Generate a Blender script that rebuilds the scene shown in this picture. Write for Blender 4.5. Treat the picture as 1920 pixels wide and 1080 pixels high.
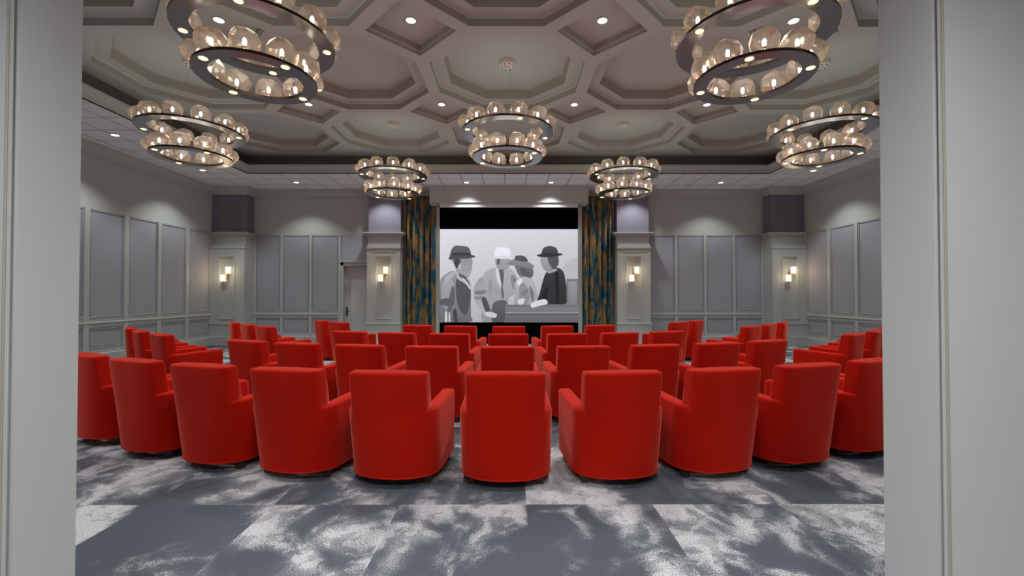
import bpy, bmesh, math, random
from mathutils import Vector, Matrix
random.seed(7)
for o in list(bpy.data.objects): bpy.data.objects.remove(o, do_unlink=True)
SC = bpy.context.scene
COL = SC.collection
R = math.radians

# ------------------------------------------------------------------ camera, world, exposure
cam_d = bpy.data.cameras.new('camera'); cam = bpy.data.objects.new('camera', cam_d); COL.objects.link(cam)
cam_d.sensor_width = 36; cam_d.lens = 36*810/1920; cam_d.clip_start = .05; cam_d.clip_end = 100
cam.location = (.06, 0, 1.5)
cam.rotation_euler = (R(90.8), 0, R(-.14))
SC.camera = cam
w = bpy.data.worlds.new('world'); SC.world = w; w.use_nodes = True
w.node_tree.nodes['Background'].inputs[0].default_value = (.5, .5, .52, 1)
w.node_tree.nodes['Background'].inputs[1].default_value = .25
SC.view_settings.view_transform = 'Standard'; SC.view_settings.look = 'None'
SC.view_settings.gamma = 1; SC.view_settings.exposure = 0; SC.view_settings.use_curve_mapping = False
SC.cycles.max_bounces = 8; SC.cycles.diffuse_bounces = 5; SC.cycles.transparent_max_bounces = 24
SC.cycles.sample_clamp_indirect = 3; SC.cycles.caustics_reflective = False; SC.cycles.caustics_refractive = False
P_SOFFIT = 103      # watts of the downlights in the tiled soffit
P_COFFER = 172       # watts of the downlights in the diamond coffers
P_HALL = 270         # watts of the lobby lamps behind the doorway
P_RING = 40
P_GLOBES = 8

# room measures
XW = 8.71; YF = 1.5; YB = 13.05; YN = 1.29; YC = 12.68
HS = 4.64; HC = 5.18; A = 2.68; YM = 7.33

# ------------------------------------------------------------------ helpers
def tag(o, label=None, cat=None, group=None, kind=None):
    if label: o['label'] = label
    if cat: o['category'] = cat
    if group: o['group'] = group
    if kind: o['kind'] = kind
    return o
def empty(name, loc=(0,0,0), rz=0):
    o = bpy.data.objects.new(name, None); COL.objects.link(o); o.location = loc; o.rotation_euler = (0,0,rz)
    o.empty_display_size = .1
    return o
class MB:
    def __init__(s): s.v = []; s.f = []; s.sm = []
    def add(s, vs, fs, smooth=False):
        n = len(s.v); s.v += [tuple(v) for v in vs]
        for f in fs: s.f.append([i+n for i in f]); s.sm.append(smooth)
    def box(s, x0, x1, y0, y1, z0, z1):
        s.add([(x0,y0,z0),(x1,y0,z0),(x1,y1,z0),(x0,y1,z0),(x0,y0,z1),(x1,y0,z1),(x1,y1,z1),(x0,y1,z1)],
              [(0,3,2,1),(4,5,6,7),(0,1,5,4),(1,2,6,5),(2,3,7,6),(3,0,4,7)])
    def quad(s, a, b, c, d): s.add([a,b,c,d], [(0,1,2,3)])
    def poly(s, pts): s.add(pts, [tuple(range(len(pts)))])
    def grid(s, rows, smooth=True, closed=False):
        n = len(rows[0]); vs = [p for r in rows for p in r]; fs = []
        for i in range(len(rows)-1):
            for j in range(n if closed else n-1):
                k = (j+1) % n
                fs.append((i*n+j, i*n+k, (i+1)*n+k, (i+1)*n+j))
        s.add(vs, fs, smooth)
    def cyl(s, c, r, h, n=24, r2=None, smooth=True, axis='Z'):
        r2 = r if r2 is None else r2
        def P(a, rr, z):
            u, v = rr*math.cos(a), rr*math.sin(a)
            return (c[0]+u, c[1]+v, c[2]+z) if axis == 'Z' else ((c[0]+u, c[1]+z, c[2]+v) if axis == 'Y' else (c[0]+z, c[1]+u, c[2]+v))
        b = [P(2*math.pi*i/n, r, 0) for i in range(n)]; t = [P(2*math.pi*i/n, r2, h) for i in range(n)]
        s.grid([b, t], smooth, True); s.poly(b[::-1]); s.poly(t)
    def tube(s, pts, r, n=8):
        rows = []
        for i, p in enumerate(pts):
            p = Vector(p); d = (Vector(pts[min(i+1, len(pts)-1)]) - Vector(pts[max(i-1, 0)])).normalized()
            u = d.cross(Vector((0,0,1)));
            if u.length < .01: u = d.cross(Vector((1,0,0)))
            u.normalize(); v = d.cross(u)
            rows.append([tuple(p + r*(math.cos(2*math.pi*k/n)*u + math.sin(2*math.pi*k/n)*v)) for k in range(n)])
        s.grid(rows, True, True); s.poly(rows[0]); s.poly(rows[-1][::-1])
    def lathe(s, prof, n=24, c=(0,0,0)):
        s.grid([[(c[0]+r*math.cos(2*math.pi*k/n), c[1]+r*math.sin(2*math.pi*k/n), c[2]+z) for k in range(n)] for r, z in prof], True, True)
    def sweep(s, path, prof, closed=False, cap=True):
        # path: (x, y) points, interior on the right-hand side; prof: (distance to interior, height)
        n = len(path); rows = []
        for i in range(n):
            p = Vector(path[i])
            def seg(a, b):
                d = (Vector(path[b]) - Vector(path[a])).normalized(); return Vector((d.y, -d.x))
            if closed: n1, n2 = seg((i-1) % n, i), seg(i, (i+1) % n)
            else:
                n1 = seg(i-1, i) if i > 0 else seg(i, i+1); n2 = seg(i, i+1) if i < n-1 else n1
            m = (n1+n2) / max(.2, 1+n1.dot(n2))
            rows.append([(p.x+m.x*q, p.y+m.y*q, h) for q, h in prof])
        if closed: rows.append(rows[0])
        s.grid(rows, False)
        if cap and not closed: s.poly(rows[0]); s.poly(rows[-1][::-1])
    def build(s, name, mat, parent=None, fix=True, bevel=0):
        me = bpy.data.meshes.new(name); me.from_pydata(s.v, [], s.f)
        if fix:
            bm = bmesh.new(); bm.from_mesh(me); bmesh.ops.remove_doubles(bm, verts=bm.verts, dist=1e-5)
            for f in bm.faces: pass
            bmesh.ops.recalc_face_normals(bm, faces=bm.faces)
            if any(s.sm):
                sm = all(s.sm) or True
            bm.to_mesh(me); bm.free()
        if any(s.sm):
            for p in me.polygons: p.use_smooth = True
            try: me.set_sharp_from_angle(angle=R(38))
            except Exception: pass
        me.materials.append(mat)
        o = bpy.data.objects.new(name, me); COL.objects.link(o)
        if parent: o.parent = parent
        if bevel:
            b = o.modifiers.new('bevel', 'BEVEL'); b.width = bevel; b.segments = 2; b.limit_method = 'ANGLE'
        return o
def copy_tree(o, parent=None):
    c = o.copy(); COL.objects.link(c)
    if parent: c.parent = parent
    for ch in list(o.children): copy_tree(ch, c)
    return c
def mat(name, col, rough=.6, metal=0, emis=None, es=1, noise=0, nscale=8, bump=0, bscale=60, **kw):
    m = bpy.data.materials.new(name); m.use_nodes = True; nt = m.node_tree; b = nt.nodes['Principled BSDF']
    b.inputs['Base Color'].default_value = (*col, 1); b.inputs['Roughness'].default_value = rough; b.inputs['Metallic'].default_value = metal
    for k, v in kw.items(): b.inputs[k.replace('_', ' ')].default_value = v
    if emis: b.inputs['Emission Color'].default_value = (*emis, 1); b.inputs['Emission Strength'].default_value = es
    tc = nt.nodes.new('ShaderNodeTexCoord')
    if noise:
        n = nt.nodes.new('ShaderNodeTexNoise'); n.inputs['Scale'].default_value = nscale; n.inputs['Detail'].default_value = 4
        nt.links.new(tc.outputs['Object'], n.inputs['Vector'])
        mx = nt.nodes.new('ShaderNodeMix'); mx.data_type = 'RGBA'
        mx.inputs[6].default_value = (*[c*(1-noise) for c in col], 1); mx.inputs[7].default_value = (*[min(1, c*(1+noise)) for c in col], 1)
        nt.links.new(n.outputs['Fac'], mx.inputs[0]); nt.links.new(mx.outputs[2], b.inputs['Base Color'])
    if bump:
        n = nt.nodes.new('ShaderNodeTexNoise'); n.inputs['Scale'].default_value = bscale; n.inputs['Detail'].default_value = 3
        nt.links.new(tc.outputs['Object'], n.inputs['Vector'])
        bp = nt.nodes.new('ShaderNodeBump'); bp.inputs['Strength'].default_value = bump; bp.inputs['Distance'].default_value = .01
        nt.links.new(n.outputs['Fac'], bp.inputs['Height']); nt.links.new(bp.outputs[0], b.inputs['Normal'])
    return m
def emit(name, col, s):
    m = bpy.data.materials.new(name); m.use_nodes = True; nt = m.node_tree; nt.nodes.clear()
    e = nt.nodes.new('ShaderNodeEmission'); o = nt.nodes.new('ShaderNodeOutputMaterial')
    e.inputs[0].default_value = (*col, 1); e.inputs[1].default_value = s; nt.links.new(e.outputs[0], o.inputs[0])
    return m
def mathn(nt, op, a, b=None, c=None):
    n = nt.nodes.new('ShaderNodeMath'); n.operation = op
    for i, x in enumerate((a, b, c)):
        if x is None: continue
        if isinstance(x, (int, float)): n.inputs[i].default_value = x
        else: nt.links.new(x, n.inputs[i])
    return n.outputs[0]

# ------------------------------------------------------------------ materials
M = {}
M['wall'] = mat('wall_paint', (.50,.535,.495), .75, noise=.03, bump=.03)
M['trim'] = mat('trim_paint', (.50,.53,.505), .5, noise=.02)
M['jamb'] = mat('jamb_paint', (.50,.50,.485), .55, noise=.02)
M['bead'] = mat('bead_paint', (.33,.29,.24), .6)
M['panel'] = mat('lilac_panel_fabric', (.385,.395,.43), .85, noise=.04, bump=.05, bscale=200)
M['shaft'] = mat('lilac_shaft_paint', (.215,.20,.255), .7, noise=.04)
M['ceil'] = mat('ceiling_paint', (.61,.69,.64), .8, noise=.02)
M['cside'] = mat('coffer_side_shaded', (.43,.425,.36), .8)  # upright coffer faces: their shade is put into this darker colour
M['cove'] = mat('cove_shade_tone', (.13,.12,.105), .8)  # shade of the recess above the tray lip, painted in as a dark tone
M['tmould'] = mat('moulding_paint', (.50,.555,.515), .6)
M['red'] = mat('red_velour', (.52,.009,.001), .85, noise=.08, nscale=5, bump=.04, bscale=150, Specular_IOR_Level=.12, Sheen_Weight=.8, Sheen_Roughness=.38, Sheen_Tint=(1,.24,.18,1))
M['leg'] = mat('dark_wood', (.05,.028,.018), .45, noise=.2)
M['ring'] = mat('polished_ring', (.36,.35,.36), .22, 1)
M['ringedge'] = mat('bronze_edge', (.06,.045,.035), .35, 1)
M['canopy'] = mat('canopy_enamel', (.88,.86,.76), .4)
M['screw'] = mat('screw_metal', (.16,.10,.06), .4, 1)
M['wire'] = mat('steel_wire', (.35,.32,.28), .4, .6)
M['brass'] = mat('brass', (.62,.42,.14), .3, 1)
M['black'] = mat('black_metal', (.015,.015,.015), .4, .5)
M['door'] = mat('door_paint', (.62,.63,.62), .5)
M['screen_black'] = mat('screen_black', (.0015,.0013,.0018), .9, Specular_IOR_Level=.05)
M['screen_white'] = mat('screen_white', (.74,.77,.77), .7)
M['lens'] = emit('lamp_lens', (1,.98,.95), 5)
M['glow'] = emit('warm_disc', (1,.84,.52), 1.5)
M['bulb'] = emit('warm_bulb', (1,.90,.78), 7)
M['shade'] = emit('opal_shade', (1,.80,.55), 1.9)
M['socket'] = mat('socket_metal', (.62,.55,.46), .25, 1)
M['white'] = mat('white_ring', (.7,.7,.7), .5)
for k in ('lens', 'glow'):
    M[k].cycles.emission_sampling = 'NONE'

def glass_mat():
    m = bpy.data.materials.new('champagne_glass'); m.use_nodes = True; nt = m.node_tree; nt.nodes.clear(); L = nt.links
    out = nt.nodes.new('ShaderNodeOutputMaterial')
    tr = nt.nodes.new('ShaderNodeBsdfTransparent'); tr.inputs[0].default_value = (.95,.90,.84,1)
    gl = nt.nodes.new('ShaderNodeBsdfGlossy'); gl.inputs[0].default_value = (1,.86,.70,1); gl.inputs[1].default_value = .08
    tl = nt.nodes.new('ShaderNodeBsdfTranslucent'); tl.inputs[0].default_value = (1,.88,.78,1)
    df = nt.nodes.new('ShaderNodeBsdfDiffuse'); df.inputs[0].default_value = (.97,.88,.79,1)
    a0 = nt.nodes.new('ShaderNodeMixShader'); a0.inputs[0].default_value = .5; L.new(tl.outputs[0], a0.inputs[1]); L.new(df.outputs[0], a0.inputs[2])
    lw = nt.nodes.new('ShaderNodeLayerWeight'); lw.inputs[0].default_value = .28
    a = nt.nodes.new('ShaderNodeMixShader'); L.new(mathn(nt, 'MULTIPLY_ADD', lw.outputs['Facing'], .40, .30), a.inputs[0])
    L.new(tr.outputs[0], a.inputs[1]); L.new(a0.outputs[0], a.inputs[2])
    b = nt.nodes.new('ShaderNodeMixShader'); L.new(mathn(nt, 'MULTIPLY_ADD', lw.outputs['Fresnel'], .8, .10), b.inputs[0])
    L.new(a.outputs[0], b.inputs[1]); L.new(gl.outputs[0], b.inputs[2]); L.new(b.outputs[0], out.inputs[0])
    return m
M['glass'] = glass_mat()

def carpet_mat():
    m = bpy.data.materials.new('carpet_tiles'); m.use_nodes = True; nt = m.node_tree; L = nt.links; b = nt.nodes['Principled BSDF']
    tc = nt.nodes.new('ShaderNodeTexCoord'); sp = nt.nodes.new('ShaderNodeSeparateXYZ'); L.new(tc.outputs['Object'], sp.inputs[0])
    W, H = .9, 1.8
    u = mathn(nt, 'DIVIDE', mathn(nt, 'SUBTRACT', sp.outputs[0], .17), W); v = mathn(nt, 'DIVIDE', mathn(nt, 'SUBTRACT', sp.outputs[1], 3.10), H)
    iu, iv = mathn(nt, 'FLOOR', u), mathn(nt, 'FLOOR', v)
    cell = nt.nodes.new('ShaderNodeCombineXYZ'); L.new(iu, cell.inputs[0]); L.new(iv, cell.inputs[1])
    wn = nt.nodes.new('ShaderNodeTexWhiteNoise'); L.new(cell.outputs[0], wn.inputs[0])
    off = nt.nodes.new('ShaderNodeVectorMath'); off.operation = 'MULTIPLY_ADD'
    L.new(wn.outputs['Color'], off.inputs[0]); off.inputs[1].default_value = (17, 23, 9); L.new(tc.outputs['Object'], off.inputs[2])
    def noise(vec, sc, det, rough=.5, dist=0, scl=None):
        if scl:
            mp = nt.nodes.new('ShaderNodeMapping'); mp.inputs['Scale'].default_value = scl; mp.inputs['Rotation'].default_value = (0,0,.5); L.new(vec, mp.inputs[0]); vec = mp.outputs[0]
        n = nt.nodes.new('ShaderNodeTexNoise'); n.inputs['Scale'].default_value = sc; n.inputs['Detail'].default_value = det
        n.inputs['Roughness'].default_value = rough; n.inputs['Distortion'].default_value = dist; L.new(vec, n.inputs['Vector']); return n.outputs['Fac']
    def ss(x, lo, hi):
        n = nt.nodes.new('ShaderNodeMapRange'); n.interpolation_type = 'SMOOTHSTEP'; L.new(x, n.inputs[0]); n.inputs[1].default_value = lo; n.inputs[2].default_value = hi; return n.outputs[0]
    ov = off.outputs[0]
    big = noise(ov, .95, 2.0, .5, .4, (1.5, .75, 1))          # large soft drifting clouds
    mid = noise(ov, 2.6, 3.0, .55, .9)
    flo = noise(ov, 6.5, 3.0, .5, 1.2)                        # petal-like edges
    spk = noise(tc.outputs['Object'], 120, 2, .6)             # yarn speckle
    fine = noise(tc.outputs['Object'], 34, 3, .6)
    base_ = mathn(nt, 'ADD', mathn(nt, 'MULTIPLY', big, .66), mathn(nt, 'MULTIPLY', mid, .34))
    base_ = mathn(nt, 'MULTIPLY_ADD', mathn(nt, 'SUBTRACT', spk, .5), .12, base_)
    clouds = ss(base_, .445, .60)
    petals = mathn(nt, 'MULTIPLY', ss(mathn(nt, 'MULTIPLY_ADD', mid, .45, mathn(nt, 'MULTIPLY', flo, .55)), .495, .525), ss(base_, .46, .53))
    f = mathn(nt, 'MULTIPLY', clouds, .76)
    f = mathn(nt, 'MULTIPLY_ADD', petals, .22, f)
    f = mathn(nt, 'MULTIPLY', f, mathn(nt, 'MULTIPLY_ADD', ss(spk, .38, .62), .40, .66))
    f = mathn(nt, 'MULTIPLY_ADD', mathn(nt, 'SUBTRACT', fine, .5), .16, f)
    f = mathn(nt, 'MULTIPLY_ADD', mathn(nt, 'SUBTRACT', spk, .5), .14, f)
    f = mathn(nt, 'MULTIPLY_ADD', mathn(nt, 'SUBTRACT', wn.outputs['Value'], .5), .12, f)
    cr = nt.nodes.new('ShaderNodeValToRGB'); L.new(f, cr.inputs[0]); e = cr.color_ramp.elements
    e[0].position = 0; e[0].color = (.095,.108,.130,1); e[1].position = .9; e[1].color = (.70,.70,.72,1)
    for p, c in ((.22, (.145,.16,.185,1)), (.5, (.32,.325,.335,1))):
        q = e.new(p); q.color = c
    L.new(cr.outputs[0], b.inputs['Base Color']); b.inputs['Roughness'].default_value = .95; b.inputs['Specular IOR Level'].default_value = .15
    bp = nt.nodes.new('ShaderNodeBump'); bp.inputs['Strength'].default_value = .25; bp.inputs['Distance'].default_value = .006
    L.new(spk, bp.inputs['Height']); L.new(bp.outputs[0], b.inputs['Normal'])
    return m
M['carpet'] = carpet_mat()

def tile_mat():
    m = bpy.data.materials.new('acoustic_tiles'); m.use_nodes = True; nt = m.node_tree; L = nt.links; b = nt.nodes['Principled BSDF']
    tc = nt.nodes.new('ShaderNodeTexCoord'); sp = nt.nodes.new('ShaderNodeSeparateXYZ'); L.new(tc.outputs['Object'], sp.inputs[0])
    def line(c, o):
        f = mathn(nt, 'FRACT', mathn(nt, 'DIVIDE', mathn(nt, 'ADD', c, o+60*.59), .59))
        return mathn(nt, 'GREATER_THAN', mathn(nt, 'ABSOLUTE', mathn(nt, 'SUBTRACT', f, .5)), .483)
    g = mathn(nt, 'MAXIMUM', line(sp.outputs[0], .11), line(sp.outputs[1], .02))
    n = nt.nodes.new('ShaderNodeTexNoise'); n.inputs['Scale'].default_value = 90; L.new(tc.outputs['Object'], n.inputs[0])
    mx = nt.nodes.new('ShaderNodeMix'); mx.data_type = 'RGBA'; L.new(g, mx.inputs[0])
    mx.inputs[6].default_value = (.86,.94,.95,1); mx.inputs[7].default_value = (.33,.33,.345,1)
    L.new(mx.outputs[2], b.inputs['Base Color']); b.inputs['Roughness'].default_value = .9
    bp = nt.nodes.new('ShaderNodeBump'); bp.inputs['Strength'].default_value = .1; L.new(n.outputs[0], bp.inputs['Height']); L.new(bp.outputs[0], b.inputs['Normal'])
    return m
M['tile'] = tile_mat()

def curtain_mat():
    m = bpy.data.materials.new('gold_teal_drape'); m.use_nodes = True; nt = m.node_tree; L = nt.links; b = nt.nodes['Principled BSDF']
    tc = nt.nodes.new('ShaderNodeTexCoord')
    mp = nt.nodes.new('ShaderNodeMapping'); mp.inputs['Scale'].default_value = (9, 1, 1.2); L.new(tc.outputs['Object'], mp.inputs[0])
    n = nt.nodes.new('ShaderNodeTexNoise'); n.inputs['Scale'].default_value = 1.5; n.inputs['Detail'].default_value = 2.5; n.inputs['Distortion'].default_value = .4; L.new(mp.outputs[0], n.inputs[0])
    mp2 = nt.nodes.new('ShaderNodeMapping'); mp2.inputs['Scale'].default_value = (60, 1, 9); L.new(tc.outputs['Object'], mp2.inputs[0])
    n2 = nt.nodes.new('ShaderNodeTexNoise'); n2.inputs['Scale'].default_value = 1; n2.inputs['Detail'].default_value = 2; L.new(mp2.outputs[0], n2.inputs[0])
    f = mathn(nt, 'MULTIPLY_ADD', n2.outputs[0], .25, n.outputs[0])
    cr = nt.nodes.new('ShaderNodeValToRGB'); L.new(f, cr.inputs[0]); e = cr.color_ramp.elements; cr.color_ramp.interpolation = 'LINEAR'
    e[0].position = .58; e[0].color = (.30,.17,.055,1); e[1].position = .67; e[1].color = (.003,.085,.13,1)
    q = e.new(.63); q.color = (.17,.14,.06,1); q = e.new(.645); q.color = (.003,.095,.15,1); q = e.new(.47); q.color = (.33,.19,.055,1)
    L.new(cr.outputs[0], b.inputs['Base Color']); b.inputs['Roughness'].default_value = .8
    return m
M['drape'] = curtain_mat()

# ------------------------------------------------------------------ floor and room shell
m = MB(); m.box(-XW-.1, XW+.1, -4.2, YB+.2, -.1, 0); tag(m.build('floor', M['carpet']), kind='structure')

crown = [(0,4.42),(.03,4.42),(.03,4.45),(.05,4.47),(.06,4.52),(.12,4.57),(.17,4.60),(.17,HS+.02),(0,HS+.02)]
base = [(0,0),(.035,0),(.035,.225),(.022,.245),(.022,.27),(0,.275)]
rail = [(0,.86),(.03,.865),(.045,.88),(.045,.905),(.02,.92),(0,.925)]
PCx = [(-8.71,-7.71), (-4.12,-3.18), (3.18,4.12), (7.71,8.71)]
path = [(-XW,YF),(-XW,YC),(-7.71,YC),(-7.71,YB),(-4.12,YB),(-4.12,YC),(-3.18,YC),(-3.18,YB),(3.18,YB),(3.18,YC),(4.12,YC),(4.12,YB),(7.71,YB),(7.71,YC),(XW,YC),(XW,YF)]
m = MB(); m.sweep(path, crown); tag(m.build('trim_1', M['trim']), kind='structure', label='stepped crown moulding under the tiled ceiling edge')

def wall_panels(wall, P, stiles, top=3.29, y0=1.02, sw=.042):
    """P(u, d, h) -> world; stiles = list of u positions of stile centres"""
    def bx(mb, u0, u1, d0, d1, h0, h1):
        c = [P(u, d, h) for h in (h0, h1) for u, d in ((u0,d0),(u1,d0),(u1,d1),(u0,d1))]
        mb.add(c, [(0,3,2,1),(4,5,6,7),(0,1,5,4),(1,2,6,5),(2,3,7,6),(3,0,4,7)])
    for u in stiles:
        s = MB(); bx(s, u-sw, u+sw, 0, .032, .27, top); s.build('stile', M['trim'], wall)
    for a, b in zip(stiles[:-1], stiles[1:]):
        a += sw; b -= sw
        for h0, h1 in ((y0, top), (.38, .79)):
            s = MB(); bx(s, a, b, 0, .008, h0-.0, h1); s.build('wall_panel', M['panel'], wall)
            f = MB(); t = .024; g = .022
            bx(f, a+g, b-g, .008, .024, h0+g, h0+g+t*.7); bx(f, a+g, b-g, .008, .024, h1-g-t*.7, h1-g)
            bx(f, a+g, a+g+t*.7, .008, .024, h0+g, h1-g); bx(f, b-g-t*.7, b-g, .008, .024, h0+g, h1-g)
            f.build('panel_beading', M['panel'], wall)
        s = MB(); bx(s, a, b, 0, .02, .93, 1.02); bx(s, a, b, 0, .02, .79, .86); bx(s, a, b, 0, .02, .27, .38)
        bx(s, a, b, .0, .035, y0-.01, y0+.018); bx(s, a, b, 0, .032, .37, .392)
        s.build('rail_board', M['trim'], wall)

m = MB(); m.box(-XW-.2, -XW, YN, YB+.2, 0, HS+.05); wl = tag(m.build('wall_left', M['wall']), kind='structure')
m = MB(); m.box(XW, XW+.2, YN, YB+.2, 0, HS+.05); wr = tag(m.build('wall_right', M['wall']), kind='structure')
sl = [12.62-.925*i for i in range(12)]
wall_panels(wl, lambda u, d, h: (-XW+d, u, h), sl[::-1], sw=.06)
wall_panels(wr, lambda u, d, h: (XW-d, u, h), sl[::-1], sw=.06)
DX0, DX1, DH = -5.0, -4.05, 2.36
m = MB(); m.box(-XW, DX0, YB, YB+.2, 0, HS+.05); m.box(DX1, XW, YB, YB+.2, 0, HS+.05); m.box(DX0, DX1, YB, YB+.2, DH, HS+.05)
m.box(DX0-.1, DX1+.1, YB+.2, YB+.25, 0, DH+.1)
wb = tag(m.build('wall_back', M['wall']), kind='structure')
Pb = lambda u, d, h: (u, YB-d, h)
wall_panels(wb, Pb, [-7.66,-6.85,-5.98,-5.11])
wall_panels(wb, Pb, [4.17,5.05,5.93,6.80,7.66])
# panel over the door
m = MB(); m.box(-5.055, -4.12, YB-.008, YB, DH+.14, 3.29); m.build('wall_panel', M['panel'], wb)
m = MB(); m.sweep([(-XW,YF),(-XW,YC)], base); tag(m.build('baseboard_left', M['trim']), kind='structure')
m = MB(); m.sweep([(XW,YC),(XW,YF)], base); tag(m.build('baseboard_right', M['trim']), kind='structure')
m = MB(); m.sweep([(-7.71,YB),(-5.11,YB)], base); m.sweep([(-3.18,YB),(-2.2,YB)], base); m.sweep([(2.2,YB),(3.18,YB)], base); m.sweep([(4.12,YB),(7.71,YB)], base)
tag(m.build('baseboard_back', M['trim']), kind='structure')
m = MB(); m.sweep([(-XW,YF),(-XW,YC)], rail); m.sweep([(-7.71,YB),(-5.11,YB)], rail); m.sweep([(-3.18,YB),(-2.2,YB)], rail); m.sweep([(2.2,YB),(3.18,YB)], rail); m.sweep([(4.12,YB),(7.71,YB)], rail); m.sweep([(XW,YC),(XW,YF)], rail)
tag(m.build('trim_2', M['trim']), kind='structure', label='thin chair rail along the panelled walls')

# door in the back wall
m = MB(); m.box(DX0-.075, DX0+.005, YB-.03, YB+.2, 0, DH+.13); m.box(DX0-.075, DX1+.05, YB-.03, YB+.02, DH, DH+.10); m.box(DX0-.1, DX1+.05, YB-.06, YB+.02, DH+.10, DH+.14)
m.box(DX0, DX1, YB+.02, YB+.2, DH-.005, DH+.02)
d1 = tag(m.build('door_1', M['trim']), kind='structure', label='pale grey door beside the left pilaster')
m = MB(); m.box(DX0+.01, DX1, YB+.14, YB+.18, 0, DH); m.build('door_leaf', M['door'], d1)
m = MB(); m.box(-4.955, -4.915, YB+.125, YB+.14, .82, 1.10); m.tube([(-4.935,YB+.13,.98),(-4.935,YB+.085,.98),(-4.85,YB+.08,.98)], .010); m.build('door_handle', M['black'], d1)

# front wall with the wide doorway
JL, JR, JH = -1.496+.06, 1.29+.06, 2.95
m = MB()
m.box(-XW, JL-.014, YN, YF, 0, HS+.05); m.box(JR+.014, XW, YN, YF, 0, HS+.05)
m.box(JL-.014, JL, 1.310, YF, 0, JH); m.box(JR, JR+.014, 1.310, YF, 0, JH); m.box(JL-.014, JL, YN, 1.293, 0, JH); m.box(JR, JR+.014, YN, 1.293, 0, JH); m.box(JL, JR, YN, YF, JH, HS+.05)
wf = tag(m.build('wall_front', M['jamb']), kind='structure')
def casing(side):
    x = JL if side < 0 else JR
    m = MB()
    def bx(a, b, y0, y1):   # a, b measured outwards from the opening edge
        xs = sorted((x+side*a, x+side*b)); m.box(xs[0], xs[1], y0, y1, 0, JH+.1)
    bx(.002, .60, YN-.006, YN-.0005)
    return m
for i, s in enumerate((-1, 1)):
    tag(casing(s).build('trim_%d' % (3+i), M['jamb']), kind='structure', label='plain casing on the %s edge of the doorway' % ('left' if s < 0 else 'right'))
    x = JL if s < 0 else JR
    m = MB(); m.cyl((x+s*.005, YN-.0075, 0), .0035, JH, 16); tag(m.build('trim_%d' % (5+i), M['bead']), kind='structure', label='thin warm bead on the %s doorway corner' % ('left' if s < 0 else 'right'))
# lobby behind the camera
m = MB(); m.box(-3.4,-3.2,-4.2,YN,0,3.2); tag(m.build('wall_lobby_left', M['jamb']), kind='structure')
m = MB(); m.box(3.2,3.4,-4.2,YN,0,3.2); tag(m.build('wall_lobby_right', M['jamb']), kind='structure')
m = MB(); m.box(-3.4,3.4,-4.4,-4.2,0,3.2); tag(m.build('wall_lobby_back', M['jamb']), kind='structure')
m = MB(); m.box(-3.4,3.4,-4.4,YN,3.15,3.3); tag(m.build('ceiling_lobby', M['jamb']), kind='structure')

# ------------------------------------------------------------------ coffered ceiling
Y0, Y1, X1 = YM-1.5*A, YM+1.5*A, 2.5*A
TX, TY0, TY1 = 7.0, YM-1.5*A-.11, YM+1.5*A+.11
ceil = MB(); cove = MB(); csid = MB()
rho = A/2*.923; k8 = math.tan(R(22.5)); dd = .238*A
def oct8(cx, cy, ap): 
    t = ap*k8
    return [(cx-t,cy-ap),(cx+t,cy-ap),(cx+ap,cy-t),(cx+ap,cy+t),(cx+t,cy+ap),(cx-t,cy+ap),(cx-ap,cy+t),(cx-ap,cy-t)]
for i in range(-2, 3):
    for j in range(-1, 2):
        cx, cy = i*A, YM+j*A; h = A/2; q = h-dd
        outer = [(cx-q,cy-h),(cx+q,cy-h),(cx+h,cy-q),(cx+h,cy+q),(cx+q,cy+h),(cx-q,cy+h),(cx-h,cy+q),(cx-h,cy-q)]
        inn = oct8(cx, cy, rho)
        V = lambda p, z: (p[0], p[1], z)
        for a in range(8):
            b = (a+1) % 8
            ceil.quad(V(outer[a],HC), V(outer[b],HC), V(inn[b],HC), V(inn[a],HC))
        lev = [(rho, HC), (rho, HC+.105), (rho-.02, HC+.12), (rho-.215, HC+.12), (rho-.215, HC+.26), (rho-.245, HC+.29)]
        for (r0, h0), (r1, h1) in zip(lev[:-1], lev[1:]):
            p0, p1 = oct8(cx, cy, r0), oct8(cx, cy, r1)
            for a in range(8):
                b = (a+1) % 8
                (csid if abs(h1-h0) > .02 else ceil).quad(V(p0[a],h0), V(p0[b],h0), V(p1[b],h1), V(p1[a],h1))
        ceil.poly([V(p, HC+.29) for p in oct8(cx, cy, rho-.245)])
        for sx in (-1, 1):       # corners on the border carry no diamond
            for sy in (-1, 1):
                if (i*sx == 2) or (j*sy == 1):
                    X, Y = cx+sx*h, cy+sy*h
                    ceil.poly([(X,Y,HC),(X-sx*dd,Y,HC),(X,Y-sy*dd,HC)])
DIA = [(sx*A*k, YM+sy*A/2) for sy in (-1, 1) for k in (.5, 1.5) for sx in (-1, 1)]
for X, Y in DIA:
    lv = [(dd, HC), (dd, HC+.055), (dd-.02, HC+.06), (dd-.02, HC+.15)]
    sq = lambda d, z: [(X-d,Y,z),(X,Y-d,z),(X+d,Y,z),(X,Y+d,z)]
    for (d0, h0), (d1_, h1) in zip(lv[:-1], lv[1:]):
        p0, p1 = sq(d0, h0), sq(d1_, h1)
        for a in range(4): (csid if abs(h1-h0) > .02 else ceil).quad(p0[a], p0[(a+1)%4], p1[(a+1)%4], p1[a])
    ceil.poly(sq(dd-.02, HC+.15))
for x0, x1, y0, y1 in ((-TX,-X1,TY0,TY1),(X1,TX,TY0,TY1),(-X1,X1,TY0,Y0),(-X1,X1,Y1,TY1)):
    ceil.quad((x0,y0,HC),(x1,y0,HC),(x1,y1,HC),(x0,y1,HC))
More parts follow.
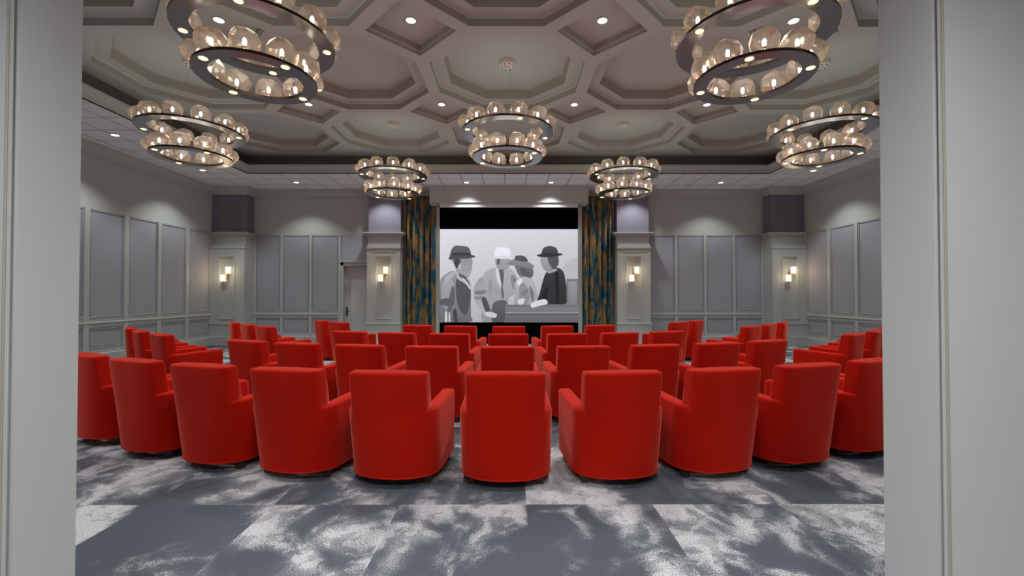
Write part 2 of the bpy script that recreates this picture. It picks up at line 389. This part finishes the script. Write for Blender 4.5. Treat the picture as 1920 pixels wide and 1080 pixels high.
for a, b in (((-TX,TY0),(TX,TY0)),((TX,TY0),(TX,TY1)),((TX,TY1),(-TX,TY1)),((-TX,TY1),(-TX,TY0))):
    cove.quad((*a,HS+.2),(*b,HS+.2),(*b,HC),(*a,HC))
ceil.box(-TX-.4, TX+.4, TY0-.4, TY1+.4, HC+.45, HC+.5)
co = tag(ceil.build('ceiling', M['ceil'], fix=False), kind='structure', label='coffered ceiling of octagons and diamonds')
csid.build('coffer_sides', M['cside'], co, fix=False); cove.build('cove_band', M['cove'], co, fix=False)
LX, LY0, LY1 = 6.83, 3.42, 11.25
prof = [(.0,HS),(0,HS+.045),(.02,HS+.05),(.02,HS+.085),(.035,HS+.09),(.05,HS+.125),(.09,HS+.165),(.10,HS+.17),(.10,HS+.20),(.08,HS+.205),(.08,HS+.225),(-.45,HS+.225),(-.45,HS+.2)]
m = MB(); m.sweep([(-LX,LY0),(-LX,LY1),(LX,LY1),(LX,LY0)], prof, closed=True); m.build('tray_moulding', M['tmould'], co)
m = MB()
for x0, x1, y0, y1 in ((-XW,-LX,YF,YB),(LX,XW,YF,YB),(-LX,LX,YF,LY0),(-LX,LX,LY1,YB)):
    m.box(x0, x1, y0, y1, HS, HS+.02)
m.build('tile_soffit', M['tile'], co)

# ------------------------------------------------------------------ pilasters
def pilaster(n, x0, x1, label, full_left=True, full_right=True):
    c = (x0+x1)/2
    m = MB(); m.box(x0, x1, YC, YB, 0, HS); root = tag(m.build('trim_%d' % n, M['shaft']), kind='structure', label=label)
    el, er = (.0 if not full_left else 1), (.0 if not full_right else 1)
    L = lambda d: x0-d*el
    Rr = lambda d: x1+d*er
    m = MB()
    for d, h0, h1 in ((.12,3.275,3.31),(.10,3.255,3.275),(.075,3.225,3.255),(.045,3.20,3.225),(.03,3.185,3.20)): m.box(L(d), Rr(d), YC-d, YB, h0, h1)
    m.build('capital', M['trim'], root)
    m = MB(); m.box(L(.01), Rr(.01), YC-.01, YB, 2.95, 3.185); m.build('frieze', M['trim'], root)
    m = MB(); f = .035
    bx0, bx1 = L(.015), Rr(.015)
    px0, px1 = c-.21, c+.21        # recessed panel opening
    y1 = YC-.10; y2 = YC-.012
    m.box(bx0, px0, y1, YC+.1, .66, 2.83); m.box(px1, bx1, y1, YC+.1, .66, 2.83)
    m.box(px0, px1, y1, YC+.1, .66, .80); m.box(px0, px1, y1, YC+.1, 2.60, 2.83)
    m.box(bx0, bx1, YC+.1, YB, .66, 2.95)
    m.box(L(.008), Rr(.008), YC-.075, YC+.1, 2.87, 2.965); m.box(L(.035), Rr(.035), YC-.125, YC+.1, 2.83, 2.87)
    m.box(c-.37, c+.37, YC-.112, YC-.09, 2.735, 2.76)
    m.build('casing', M['trim'], root)
    m = MB(); m.box(px0, px1, YC-.055, YC+.02, .8, 2.6); m.build('recessed_panel', M['trim'], root)
    m = MB(); t = .03
    m.box(px0-t, px0+.005, YC-.112, YC-.095, .77, 2.63); m.box(px1-.005, px1+t, YC-.112, YC-.095, .77, 2.63); m.box(px0, px1, YC-.12, YC-.095, .765, .80); m.box(px0, px1, YC-.12, YC-.095, 2.60, 2.635)
    m.build('panel_beading', M['trim'], root)
    m = MB(); m.box(L(.04), Rr(.04), YC-.135, YB, .61, .66); m.box(L(.03), Rr(.03), YC-.115, YB, 0, .61); m.box(L(.05), Rr(.05), YC-.14, YB, 0, .27)
    m.build('plinth', M['trim'], root, bevel=.006)
    return c
PC = []
for n, (x0, x1), lb, fl, fr in ((7, PCx[0], 'left corner pilaster with lilac upper shaft', False, True), (8, PCx[1], 'pilaster left of the screen curtain', True, True),
                                (9, PCx[2], 'pilaster right of the screen curtain', True, True), (10, PCx[3], 'right corner pilaster with lilac upper shaft', True, False)):
    PC.append(pilaster(n, x0, x1, lb, fl, fr))

# ------------------------------------------------------------------ screen, housing, curtains
m = MB(); m.box(-2.31, 2.31, 12.50, YB, 4.15, HS)
m.box(-2.31, -2.12, 12.53, YB, 4.12, 4.15); m.box(2.12, 2.31, 12.53, YB, 4.12, 4.15)
tag(m.build('trim_11', M['wall'], bevel=.012), 'long boxed bulkhead above the film screen', kind='structure')

scr = empty('projection_screen', (0, 12.95, 0)); tag(scr, 'large lowered projection screen showing a black and white film scene', 'screen')
m = MB(); m.box(-2.07, 2.07, 0, .02, .03, 4.10); m.build('black_border', M['screen_black'], scr)
m = MB(); m.box(-2.012, 2.012, -.40, -.34, 4.03, 4.149); m.build('roller_case', M['screen_white'], scr)
for s in (-1, 1):
    m = MB(); xs = sorted((s*2.075, s*2.19)); m.box(xs[0], xs[1], -.03, .09, 0, 4.118); m.build('side_channel', M['trim'], scr)
# the projected picture: generic figures in coats and hats, one mesh with grey tones as colour attribute
S = 12.95/810
def smooth(pts, n=6):
    out = []; N = len(pts)
    for i in range(N):
        p0, p1, p2, p3 = (Vector(pts[(i+k-1) % N]) for k in range(4))
        for k in range(n):
            t = k/n
            out.append(.5*((2*p1)+(-p0+p2)*t+(2*p0-5*p1+4*p2-p3)*t*t+(-p0+3*p1-3*p2+p3)*t*t*t))
    return out
PIC = []
def blob(pts, g0, g1=None, sm=True):     # g0 = tone at the top, g1 = tone at the bottom; pts in 1/10 of a centimetre-like picture units
    PIC.append((smooth(pts) if sm else [Vector(p) for p in pts], g0, g0 if g1 is None else g1))
W0, H0 = 1555, 1050     # picture units
def rect(x0, y0, x1, y1, a, b): blob([(x0,y0),(x1,y0),(x1,y1),(x0,y1)], a, b, False)
blob([(0,0),(520,0),(1040,0),(W0,0),(W0,H0),(1040,H0),(520,H0),(0,H0)], .90, .72, False)
blob([(1340,520),(1430,380),(W0-2,330),(W0-2,560),(1400,600)], .74, .74)
# figure one: long coat and dark hat, seen from the side, plain head
blob([(110,330),(150,200),(250,190),(330,215),(340,330),(200,345)], .40, .36)
blob([(130,345),(180,330),(350,325),(362,420),(352,450),(340,520),(280,560),(200,520),(170,420)], .58, .66)
blob([(160,345),(230,340),(215,400),(190,440),(165,400)], .30)
blob([(0,620),(40,530),(150,470),(260,520),(340,600),(350,780),(330,940),(350,1046),(0,1046)], .60, .42)
blob([(190,560),(260,540),(330,620),(345,780),(300,960),(220,900),(180,720)], .36, .34)
blob([(30,600),(120,560),(160,680),(110,860),(60,900),(20,800)], .66, .58)
blob([(190,480),(250,540),(330,640),(260,600),(200,560)], .72)
blob([(100,320),(200,290),(350,290),(400,310),(330,330),(200,335),(120,345)], .33)
blob([(145,270),(240,262),(338,268),(338,292),(240,298),(146,296)], .28)
blob([(60,540),(150,478),(190,490),(120,560),(70,600)], .70)
blob([(120,700),(150,640),(170,760),(130,900),(100,980),(90,860)], .40)
blob([(0,800),(90,780),(160,830),(130,870),(40,860),(0,850)], .38)
blob([(150,930),(180,900),(200,1046),(165,1046)], .30); blob([(60,940),(80,930),(85,1046),(60,1046)], .82); blob([(100,950),(115,940),(120,1046),(100,1046)], .78)
blob([(255,545),(275,560),(345,655),(335,675)], .84)
blob([(210,410),(232,400),(240,440),(222,460)], .74); blob([(345,425),(366,450),(350,470),(338,450)], .62)
blob([(215,500),(300,540),(290,560),(230,540)], .38)
# figure two: light suit and pale hat
blob([(625,330),(700,315),(790,330),(780,420),(745,470),(680,470),(635,420)], .66, .60)
blob([(470,560),(560,450),(640,440),(700,500),(770,440),(860,520),(880,700),(760,800),(740,1046),(480,1046),(490,800)], .70, .58)
blob([(660,470),(710,460),(720,540),(705,640),(680,560)], .40)
blob([(630,450),(665,470),(690,660),(640,560)], .84)
blob([(390,640),(470,540),(500,640),(490,800),(560,930),(500,950),(420,860),(380,760)], .62, .70)
blob([(800,520),(870,560),(960,690),(920,720),(820,660)], .55)
blob([(600,840),(720,800),(760,860),(730,1046),(590,1046)], .40, .34)
blob([(560,560),(590,620),(570,760),(545,700)], .60); blob([(600,660),(690,690),(700,740),(610,720)], .62)
blob([(400,700),(520,690),(500,730),(410,740)], .50); blob([(395,760),(500,760),(470,790),(400,790)], .54)
blob([(470,800),(520,780),(580,960),(540,980)], .34); blob([(560,930),(640,960),(620,1000),(540,985),(500,950)], .80)
blob([(645,335),(680,335),(668,400),(640,390)], .42); blob([(690,640),(705,640),(720,760),(700,780)], .40)
blob([(840,560),(900,640),(890,680),(830,600)], .48)
blob([(625,310),(630,225),(700,205),(780,225),(785,310)], .96, .93)
blob([(590,318),(700,300),(820,318),(830,335),(700,335),(600,330)], .88)
# figure three: smaller figure with a wide-brimmed hat, turned away
blob([(850,400),(960,390),(1040,430),(1050,520),(990,570),(900,530),(860,460)], .46, .42)
blob([(840,620),(890,550),(980,540),(1060,600),(1100,760),(1060,880),(900,900),(830,830),(850,720)], .72, .62)
blob([(900,640),(960,620),(1010,760),(960,870),(900,820)], .56)
blob([(760,390),(830,340),(960,350),(1060,420),(1000,440),(880,410),(800,410)], .56, .50)
blob([(845,345),(860,300),(950,305),(990,360),(920,365)], .36)
blob([(870,580),(930,560),(920,600),(880,640)], .88); blob([(930,700),(1000,680),(980,720),(930,750)], .50)
blob([(880,800),(950,780),(940,840),(890,850)], .84); blob([(1010,640),(1060,720),(1050,820),(1020,760)], .48)
blob([(900,440),(960,450),(1040,520),(980,540),(920,500)], .38)
# figure four: plain dark overcoat and a soft dark hat, seen from behind
blob([(1130,330),(1180,290),(1300,280),(1330,370),(1295,450),(1220,480),(1160,440)], .66, .58)
blob([(1220,300),(1320,280),(1335,400),(1270,440),(1225,380)], .36)
blob([(1110,860),(1130,700),(1180,520),(1240,455),(1330,435),(1405,530),(1410,860)], .26, .22)
blob([(1300,520),(1330,500),(1340,800),(1310,840)], .18); blob([(1150,760),(1200,640),(1220,700),(1170,850)], .19)
blob([(1215,470),(1300,445),(1320,465),(1230,500)], .62)
blob([(1150,290),(1165,215),(1240,190),(1310,215),(1325,285),(1240,305)], .33, .28)
blob([(1090,300),(1160,275),(1320,270),(1385,285),(1320,305),(1180,318)], .24)
# plain panel and a long counter in front
rect(1425,560,1555,860,.50,.44); rect(1445,590,1540,845,.60,.52)
rect(735,850,1555,1048,.52,.40); rect(735,862,1555,872,.38,.38); rect(735,935,1555,942,.66,.66); rect(735,960,1555,966,.30,.30)
blob([(1020,850),(1070,815),(1180,790),(1210,840),(1100,870),(1040,885)], .86)
def picture():
    me = bpy.data.meshes.new('projected_picture'); bm = bmesh.new(); cl = bm.verts.layers.float_color.new('tone')
    for k, (pts, g0, g1) in enumerate(PIC):
        ys = [p[1] for p in pts]; lo, hi = min(ys), max(ys)
        vs = []
        for p in pts:
            px = min(max(p[0], 0), W0); py = min(max(p[1], 0), H0)
            v = bm.verts.new(((px-W0/2)/W0*4.14, -.002-.0004*k, 3.445-py/H0*2.79))
            t = (p[1]-lo)/max(1, hi-lo); g = g0+(g1-g0)*t; g = g**2.2
            if k == 0: g *= 1-.12*(px/W0)
            v[cl] = (g*.96, g*.95, g*1.03, 1); vs.append(v)
        f = bm.faces.new(vs)
    bmesh.ops.triangulate(bm, faces=bm.faces[:]); bm.to_mesh(me); bm.free()
    mt = bpy.data.materials.new('projected_light'); mt.use_nodes = True; nt = mt.node_tree; nt.nodes.clear()
    e = nt.nodes.new('ShaderNodeEmission'); o = nt.nodes.new('ShaderNodeOutputMaterial'); a = nt.nodes.new('ShaderNodeAttribute'); a.attribute_name = 'tone'
    nt.links.new(a.outputs[0], e.inputs[0]); e.inputs[1].default_value = .98; nt.links.new(e.outputs[0], o.inputs[0])
    me.materials.append(mt); ob = bpy.data.objects.new('projected_picture', me); COL.objects.link(ob); ob.parent = scr
picture()

def curtain(x0, x1, label):
    root = empty('curtain', ((x0+x1)/2, 12.86, 0)); tag(root, label, 'curtain')
    hw = (x1-x0)/2; rows = []
    n = 90
    for k in range(14):
        z = 4.40 - k*4.37/13; row = []
        for i in range(n+1):
            t = i/n; a = .045+.012*math.sin(k*.7+t*5)
            row.append((-hw+2*hw*t + .012*math.sin(t*31+k*.35), a*math.sin(t*2*math.pi*5+.5*math.sin(t*9)+.05*k) + .01*math.sin(t*40), z))
        rows.append(row)
    m = MB(); m.grid(rows); o = m.build('drape', M['drape'], root, fix=False)
    md = o.modifiers.new('thick', 'SOLIDIFY'); md.thickness = .008
    m = MB(); m.cyl((-hw, 0, 4.41), .014, 2*hw, 12, axis='X'); m.build('rail', M['black'], root)
curtain(-3.09, -2.20, 'gold and teal patterned full length curtain left of the screen')
curtain(2.20, 3.09, 'gold and teal patterned full length curtain right of the screen')

# ------------------------------------------------------------------ wall sconces
def sconce():
    root = empty('wall_sconce')
    m = MB(); m.box(-.035,.035,-.02,.0,-.06,.08); m.box(-.006,.006,-.05,-.018,-.15,.17); m.build('backplate', M['brass'], root, bevel=.003)
    m = MB(); m.tube([(0,-.03,.02),(0,-.09,.02),(.07,-.09,.015),(.07,-.09,.03)], .009); m.tube([(0,-.03,-.10),(0,-.09,-.11),(-.075,-.09,-.22),(-.075,-.09,-.20)], .009)
    m.build('arm', M['brass'], root)
    for x, z in ((.07,.03),(-.075,-.20)):
        m = MB(); m.lathe([(.001,0),(.06,0),(.064,.01),(.066,.19),(.06,.2),(.001,.2)], 24, (x,-.09,z)); m.build('shade', M['shade'], root)
        m = MB(); m.lathe([(.001,-.03),(.018,-.03),(.024,0),(.068,0),(.068,.006),(.001,.006)], 20, (x,-.09,z)); m.build('cup', M['brass'], root)
    m = MB(); m.tube([(.0,-.045,.17),(.005,-.045,.20),(.02,-.045,.215)], .005); m.tube([(0,-.045,-.15),(-.01,-.045,-.17),(-.025,-.045,-.18)], .005); m.build('finial', M['brass'], root)
    for x, z in ((.07,.13),(-.075,-.10)):
        ld = bpy.data.lights.new('sconce_lamp', 'POINT'); ld.energy = 3.2; ld.color = (1,.72,.42); ld.shadow_soft_size = .05
        lo = bpy.data.objects.new('sconce_lamp', ld); COL.objects.link(lo); lo.parent = root; lo.location = (x,-.17,z)
    return root
sc0 = sconce()
for i, (c, lb) in enumerate(zip(PC, ('on the left corner pilaster', 'on the pilaster left of the screen', 'on the pilaster right of the screen', 'on the right corner pilaster'))):
    o = sc0 if i == 0 else copy_tree(sc0)
    o.location = (c, YC-.055, 2.06)
    tag(o, 'brass sconce with two lit opal shades ' + lb, 'wall light', 'brass wall sconces on the pilasters')

# ------------------------------------------------------------------ recessed downlights
def downlight():
    root = empty('recessed_downlight')
    m = MB(); m.lathe([(.085,0),(.085,-.008),(.078,-.012),(.066,-.010),(.064,0)], 28); m.build('trim_ring', M['white'], root)
    m = MB(); m.cyl((0,0,-.006), .066, .004, 24); m.build('lens', M['lens'], root)
    return root
dl0 = downlight(); first = [True]
def place_light(x, y, z, power, label, group, size=R(108), blend=.55, col=(.955,.99,1), r=.06):
    o = dl0 if first[0] else copy_tree(dl0); first[0] = False
    o.location = (x, y, z); tag(o, label, 'ceiling light', group)
    ld = bpy.data.lights.new('downlight_lamp', 'SPOT'); ld.energy = power; ld.spot_size = size; ld.spot_blend = blend; ld.color = col; ld.shadow_soft_size = r
    lo = bpy.data.objects.new('downlight_lamp', ld); COL.objects.link(lo); lo.location = (x, y, z-.03)
    return o
for X, Y in DIA:
    row = 'nearer' if Y < YM else 'farther'
    side = 'left' if X < 0 else 'right'; pos = 'inner' if abs(X) < 2 else 'outer'
    place_light(X, Y, HC+.15, P_COFFER, 'round downlight in the %s %s diamond coffer of the %s row' % (pos, side, row), 'downlights in the diamond coffers', size=R(120), blend=.7, col=(.93,1,.99))
for s, sd in ((-1,'left'), (1,'right')):
    for k, y in enumerate((3.66, 6.08, 8.5, 10.92)):
        nm = ('nearest the doorway', 'second from the doorway', 'second from the back wall', 'nearest the back wall')[k]
        place_light(s*7.75, y, HS, P_SOFFIT, 'small downlight in the tiled border along the %s wall, %s' % (sd, nm), 'downlights in the tiled border')
    for x, nm in ((1.19,'above the screen pelmet'), (3.62,'above the inner pilaster'), (5.97,'above the back wall panels')):
        place_light(s*x, 12.11, HS, P_SOFFIT*(1.05 if abs(x-3.62) < .1 else .8), 'small downlight in the tiled border, %s on the %s' % (nm, sd), 'downlights in the tiled border')
        place_light(s*x, 2.5, HS, P_SOFFIT, 'small downlight in the tiled border beside the doorway, %s on the %s' % ({1.19:'inner',3.62:'middle',5.97:'outer'}[x], sd), 'downlights in the tiled border')
for x, y in ((-.7,.15), (.7,.15), (0,-2.2)):
    place_light(x, y, 3.15, P_HALL, 'downlight in the lobby ceiling behind the doorway, %s' % ('left' if x < 0 else 'right' if x > 0 else 'rear'), 'lobby downlights', size=R(150), blend=.9, r=.15)

# ------------------------------------------------------------------ chandeliers
def gem_mesh(seed):
    rnd = random.Random(seed); bm = bmesh.new()
    pts = []
    for z, r, n in ((0,.098,7),(.045,.132,8),(.115,.140,8),(.175,.108,7),(.207,.05,5)):
        o = rnd.random()*6
        for i in range(n):
            a = o+2*math.pi*(i+rnd.uniform(-.22,.22))/n; rr = r*rnd.uniform(.93,1.05)
            rr *= 1.1; pts.append((rr*math.cos(a), rr*math.sin(a)*.92, z*1.08+(rnd.uniform(-.012,.012) if z > 0 else 0)))
    for p in pts: bm.verts.new(p)
    bmesh.ops.convex_hull(bm, input=bm.verts[:])
    bmesh.ops.dissolve_limit(bm, angle_limit=R(9), verts=bm.verts[:], edges=bm.edges[:])
    bot = [f for f in bm.faces if f.normal.z < -.9]
    bmesh.ops.delete(bm, geom=bot, context='FACES_ONLY')
    me = bpy.data.meshes.new('glass_shade'); bm.to_mesh(me); bm.free(); me.materials.append(M['glass'])
    return me
GEMS = [gem_mesh(k) for k in range(5)]
def link_child(name, me, parent, loc=(0,0,0), rz=0):
    o = bpy.data.objects.new(name, me); COL.objects.link(o); o.parent = parent; o.location = loc; o.rotation_euler = (0,0,rz); return o
_b = MB(); _b.lathe([(.001,.055),(.012,.055),(.018,.075),(.021,.10),(.018,.125),(.008,.14),(.001,.142)], 12); _bo = _b.build('bulb', M['bulb']); BULB = _bo.data; bpy.data.objects.remove(_bo)
_b = MB(); _b.lathe([(.001,0),(.045,0),(.05,.01),(.03,.03),(.024,.055),(.001,.057)], 14); _bo = _b.build('socket', M['socket']); SOCK = _bo.data; bpy.data.objects.remove(_bo)
ZL, ZU = 2.31+1.5, 2.73+1.5      # ring undersides
def chandelier():
    rnd = random.Random(3)
    root = empty('ring_chandelier')
    for (ro, ri, z, n, ph, dph) in ((.775,.605,ZU,12,15,17),(.592,.45,ZL,10,18,-32)):
        m = MB(); N = 72; t = .03
        c = lambda r, h: [(r*math.cos(2*math.pi*k/N), r*math.sin(2*math.pi*k/N), h) for k in range(N)]
        m.grid([c(ri, z), c(ro, z)], False, True)
        ring = m.build('ring', M['ring'], root, fix=False)
        m = MB(); m.grid([c(ri, z), c(ri, z+t), c(ro, z+t), c(ro, z)], False, True); m.build('ring_edge', M['ringedge'], ring, fix=False)
        rm = (ro+ri)/2
        for k in range(n):
            a = R(-90+ph+360/n*k)
            g = link_child('glass_shade', GEMS[(k*3+n) % 5], root, (rm*math.cos(a), rm*math.sin(a), z+t), a+rnd.choice((0,.3,-.3,math.pi)))
            link_child('bulb', BULB, g); link_child('socket', SOCK, g)
        for k in range(4):
            a = R(-90+dph+90*k); m = MB(); m.cyl((rm*math.cos(a), rm*math.sin(a), z-.004), .042, .005, 20); m.build('ring_light', M['glow'], root)
    zc = HC+.29
    m = MB(); m.lathe([(.001,zc-.085),(.13,zc-.085),(.145,zc-.07),(.145,zc)], 28); can = m.build('canopy', M['canopy'], root)
    m = MB()
    for k in range(8): m.cyl((.105*math.cos(k*.785+.3), .105*math.sin(k*.785+.3), zc-.092), .012, .01, 8)
    m.cyl((.025,0,zc-.092), .010, .01, 8); m.cyl((-.03,-.01,zc-.092), .012, .01, 8)
    m.build('screw', M['screw'], can)
    for k in range(3):
        for ro, z in ((.69, ZU+.03), (.52, ZL+.03)):
            a = R(40+120*k+(25 if ro < .6 else 0)); m = MB(); m.tube([(ro*math.cos(a), ro*math.sin(a), z), (.05*math.cos(a), .05*math.sin(a), zc-.085)], .0008, 5); m.build('cable', M['wire'], root)
    for z, r in ((ZU-.02, .69), (ZL-.02, .52)):
        ld = bpy.data.lights.new('ring_lamp', 'SPOT'); ld.energy = P_RING; ld.spot_size = R(130); ld.spot_blend = .8; ld.color = (1,.93,.84); ld.shadow_soft_size = .3
        lo = bpy.data.objects.new('ring_lamp', ld); COL.objects.link(lo); lo.parent = root; lo.location = (0,0,z-.02)
    ld = bpy.data.lights.new('bulb_lamp', 'POINT'); ld.energy = P_GLOBES; ld.color = (1,.95,.89); ld.shadow_soft_size = .45
    lo = bpy.data.objects.new('bulb_lamp', ld); COL.objects.link(lo); lo.parent = root; lo.location = (0, 0, ZU+.08)
    return root
ch0 = chandelier()
for i, (x, y, lb) in enumerate(((0,YM,'hanging in the middle of the room'), (-A*2,YM,'hanging beside the left wall border'), (A*2,YM,'hanging beside the right wall border'),
                 (-A,YM-A,'hanging nearest the doorway on the left'), (A,YM-A,'hanging nearest the doorway on the right'),
                 (-A,YM+A,'hanging nearest the screen on the left'), (A,YM+A,'hanging nearest the screen on the right'))):
    o = ch0 if i == 0 else copy_tree(ch0)
    o.location = (x, y, 0); o.rotation_euler = (0,0,0)
    tag(o, 'two tier ring chandelier with faceted glass shades, ' + lb, 'chandelier', 'ring chandeliers with faceted glass shades')

# ------------------------------------------------------------------ armchairs
HB, XB = .90, .300           # top of the back, half width of the back
def sstep(t): t = max(0, min(1, t)); return t*t*(3-2*t)
def frear(x): return .25*(1-math.sqrt(max(0, 1-abs(x/.36)**2.3)))
def deform(x, y, h):
    v = (h-.08)/.82; fade = 1-sstep((y-.22)/.40)
    dy = -v*(.045+.085*min(1, (x/.31)**2))*fade
    return (x*(1+.02*v), y+dy, h)
def prof_pts(top, r, lo=.078, n=5):
    """(u 0..1 across: 0 outer, 1 inner ; du metres ; h)"""
    P = [(0, 0, lo), (0, 0, .2), (0, 0, .35), (0, 0, .48)]
    if top > .7: P += [(0, 0, .575), (0, 0, .60), (0, 0, .625), (0, 0, .75)]
    for k in range(n+1):
        a = math.pi/2*k/n; P.append((0, r*(1-math.cos(a)), top-r+r*math.sin(a)))
    for k in range(n+1):
        a = math.pi/2*k/n; P.append((1, -r*(1-math.sin(a)), top-r+r*math.cos(a)))
    P += [(1, 0, .48), (1, 0, lo)]
    return P
def make_chair():
    root = empty('armchair')
    # backrest
    rows = []; r = .022
    secs = [(XB-r+r*math.sin(R(a)), r*(1-math.cos(R(a)))) for a in (90, 70, 50, 30, 10)]
    xs = [(-x, i, 1) for x, i in secs] + [(-XB+r+ (2*XB-2*r)*k/16, 0, 0) for k in range(17)] + [(x, i, 1) for x, i in secs[::-1]]
    for x, ins, end in xs:
        row = []
        for u, du, h in prof_pts(HB-ins*.9, .026-ins*.25):
            w_ = sstep((h-.575)/.05) if end else 1
            xx = x if not end else (math.copysign(XB, x)*(1-w_) + x*w_)
            i2 = ins*w_
            yo = frear(xx)+i2*.75; yi = frear(xx)*.55+.175-i2*.75
            y = (yo + du if u == 0 else yi + du)
            row.append(deform(xx, y, h))
        rows.append(row)
    m = MB(); m.grid(rows, True); m.poly(rows[0]); m.poly(rows[-1][::-1]); m.build('backrest', M['red'], root)
    # armrests
    for s in (-1, 1):
        pts = []
        x = XB
        while x < .3599: pts.append((x, frear(x))); x += .006
        yy = pts[-1][1]+.03
        pts = [p for p in pts]
        r2 = .05
        ys = []
        while yy < .74-r2: ys.append(yy); yy += .04
        P = [(a, b, 0) for a, b in pts] + [(.36, y, 0) for y in ys] + [(.36, .74-r2+r2*math.sin(R(a)), r2*(1-math.cos(R(a)))) for a in (0,20,40,60,75,90)]
        rows = []
        for x, y, ins in P:
            row = []; top = .598+.035*(y/.74)-ins
            iu = ins*.5
            for u, du, h in prof_pts(top, .028-ins*.2):
                xx = x-iu-du if u == 0 else x-.115+iu-du
                row.append(tuple((s*c if q == 0 else c) for q, c in enumerate(deform(xx, y, h))))
            rows.append(row)
        m = MB(); m.grid(rows, True); m.poly(rows[0]); m.poly(rows[-1][::-1]); m.build('armrest', M['red'], root)
    # seat base and cushion
    def cushion(x0, x1, y0, y1, z0, z1, r, name, crownh=0):
        m = MB(); rows = []
        n = 6
        prof = [(r*(1-math.sin(math.pi/2*k/n)), z0+r*(1-math.cos(math.pi/2*k/n))) for k in range(n+1)] + [(r*(1-math.cos(math.pi/2*k/n)), z1-r+r*math.sin(math.pi/2*k/n)) for k in range(n+1)]
        for ins, z in prof:
            a, b, c, d = x0+ins, x1-ins, y0+ins, y1-ins; rc = .04; row = []
            for cx, cy, a0 in ((b-rc,c+rc,-90),(b-rc,d-rc,0),(a+rc,d-rc,90),(a+rc,c+rc,180)):
                for k in range(5): row.append((cx+rc*math.cos(R(a0+22.5*k)), cy+rc*math.sin(R(a0+22.5*k)), z))
            rows.append(row)
        m.grid(rows, True, True); m.poly(rows[0][::-1]); m.poly(rows[-1])
        return m.build(name, M['red'], root)
    cushion(-.25,.25,.24,.72,.09,.30,.015,'seat_base'); cushion(-.243,.243,.27,.75,.30,.45,.04,'seat_cushion')
    # piping along the hem
    hem = []
    x = -.3599
    hem.append((-.345,.725)); hem.append((-.36,.5)); hem.append((-.36,.27))
    while x < .36: hem.append((x, frear(x))); x += .012
    hem += [(.36,.27),(.36,.5),(.345,.725)]
    m = MB(); m.tube([deform(a, b, .082) for a, b in hem], .006, 6); m.build('piping', M['red'], root)
    for lx, ly in ((-.27,.17),(.27,.17),(-.30,.66),(.30,.66)):
        m = MB(); a, b = .035, .026
        m.add([(lx-b,ly-b,0),(lx+b,ly-b,0),(lx+b,ly+b,0),(lx-b,ly+b,0),(lx-a,ly-a,.10),(lx+a,ly-a,.10),(lx+a,ly+a,.10),(lx-a,ly+a,.10)],
              [(0,3,2,1),(4,5,6,7),(0,1,5,4),(1,2,6,5),(2,3,7,6),(3,0,4,7)])
        m.build('leg', M['leg'], root)
    return root
chair0 = make_chair(); used = [False]
def place_chair(x, y, rz, label, group):
    o = copy_tree(chair0) if used[0] else chair0
    used[0] = True
    o.location = (x+.02, y, 0); o.rotation_euler = (0,0,rz)
    tag(o, label, 'armchair', group)
NUM = ['', 'first', 'second', 'third', 'fourth', 'fifth']
ROWS = [('row nearest the doorway', 3.29, [0,.91,1.77,2.60,3.42,4.22], 9.2, 12.6),
        ('second row from the doorway', 4.92, [0,.88,1.76,2.60,3.40], 9.0, 13.6),
        ('third row from the doorway', 6.50, [0,.90,1.75,2.58], 7.5, 13.8),
        ('row nearest the screen', 8.06, [0,.92,1.78], 6.0, 14.0)]
for nm, y0, xs, RR, yc in ROWS:
    for k, x in enumerate(xs):
        y = y0 + RR - math.sqrt(RR*RR-x*x)
        for s in ((1,) if k == 0 else (-1, 1)):
            lb = 'red armchair in the middle of the ' + nm if k == 0 else 'red armchair, %s %s of the middle chair in the %s' % (NUM[k], 'left' if s < 0 else 'right', nm)
            place_chair(s*x, y, -math.atan2(-s*x, yc-y), lb, 'red armchairs in the central rows')
SIDE = [('second row from the doorway', [(5.25,6.50),(6.05,7.08),(6.74,7.68)]),
        ('third row from the doorway', [(4.55,8.02),(5.18,8.53),(5.82,9.11)]),
        ('row nearest the screen', [(3.68,9.25),(4.31,9.85)])]
for nm, L in SIDE:
    for k, (x, y) in enumerate(L):
        for s in (-1, 1):
            lb = 'red armchair across the %s aisle, %s from it in the %s' % ('left' if s < 0 else 'right', NUM[k+1], nm)
            place_chair(s*x, y, -math.atan2(-s*x, 14.0-y), lb, 'red armchairs across the side aisles')
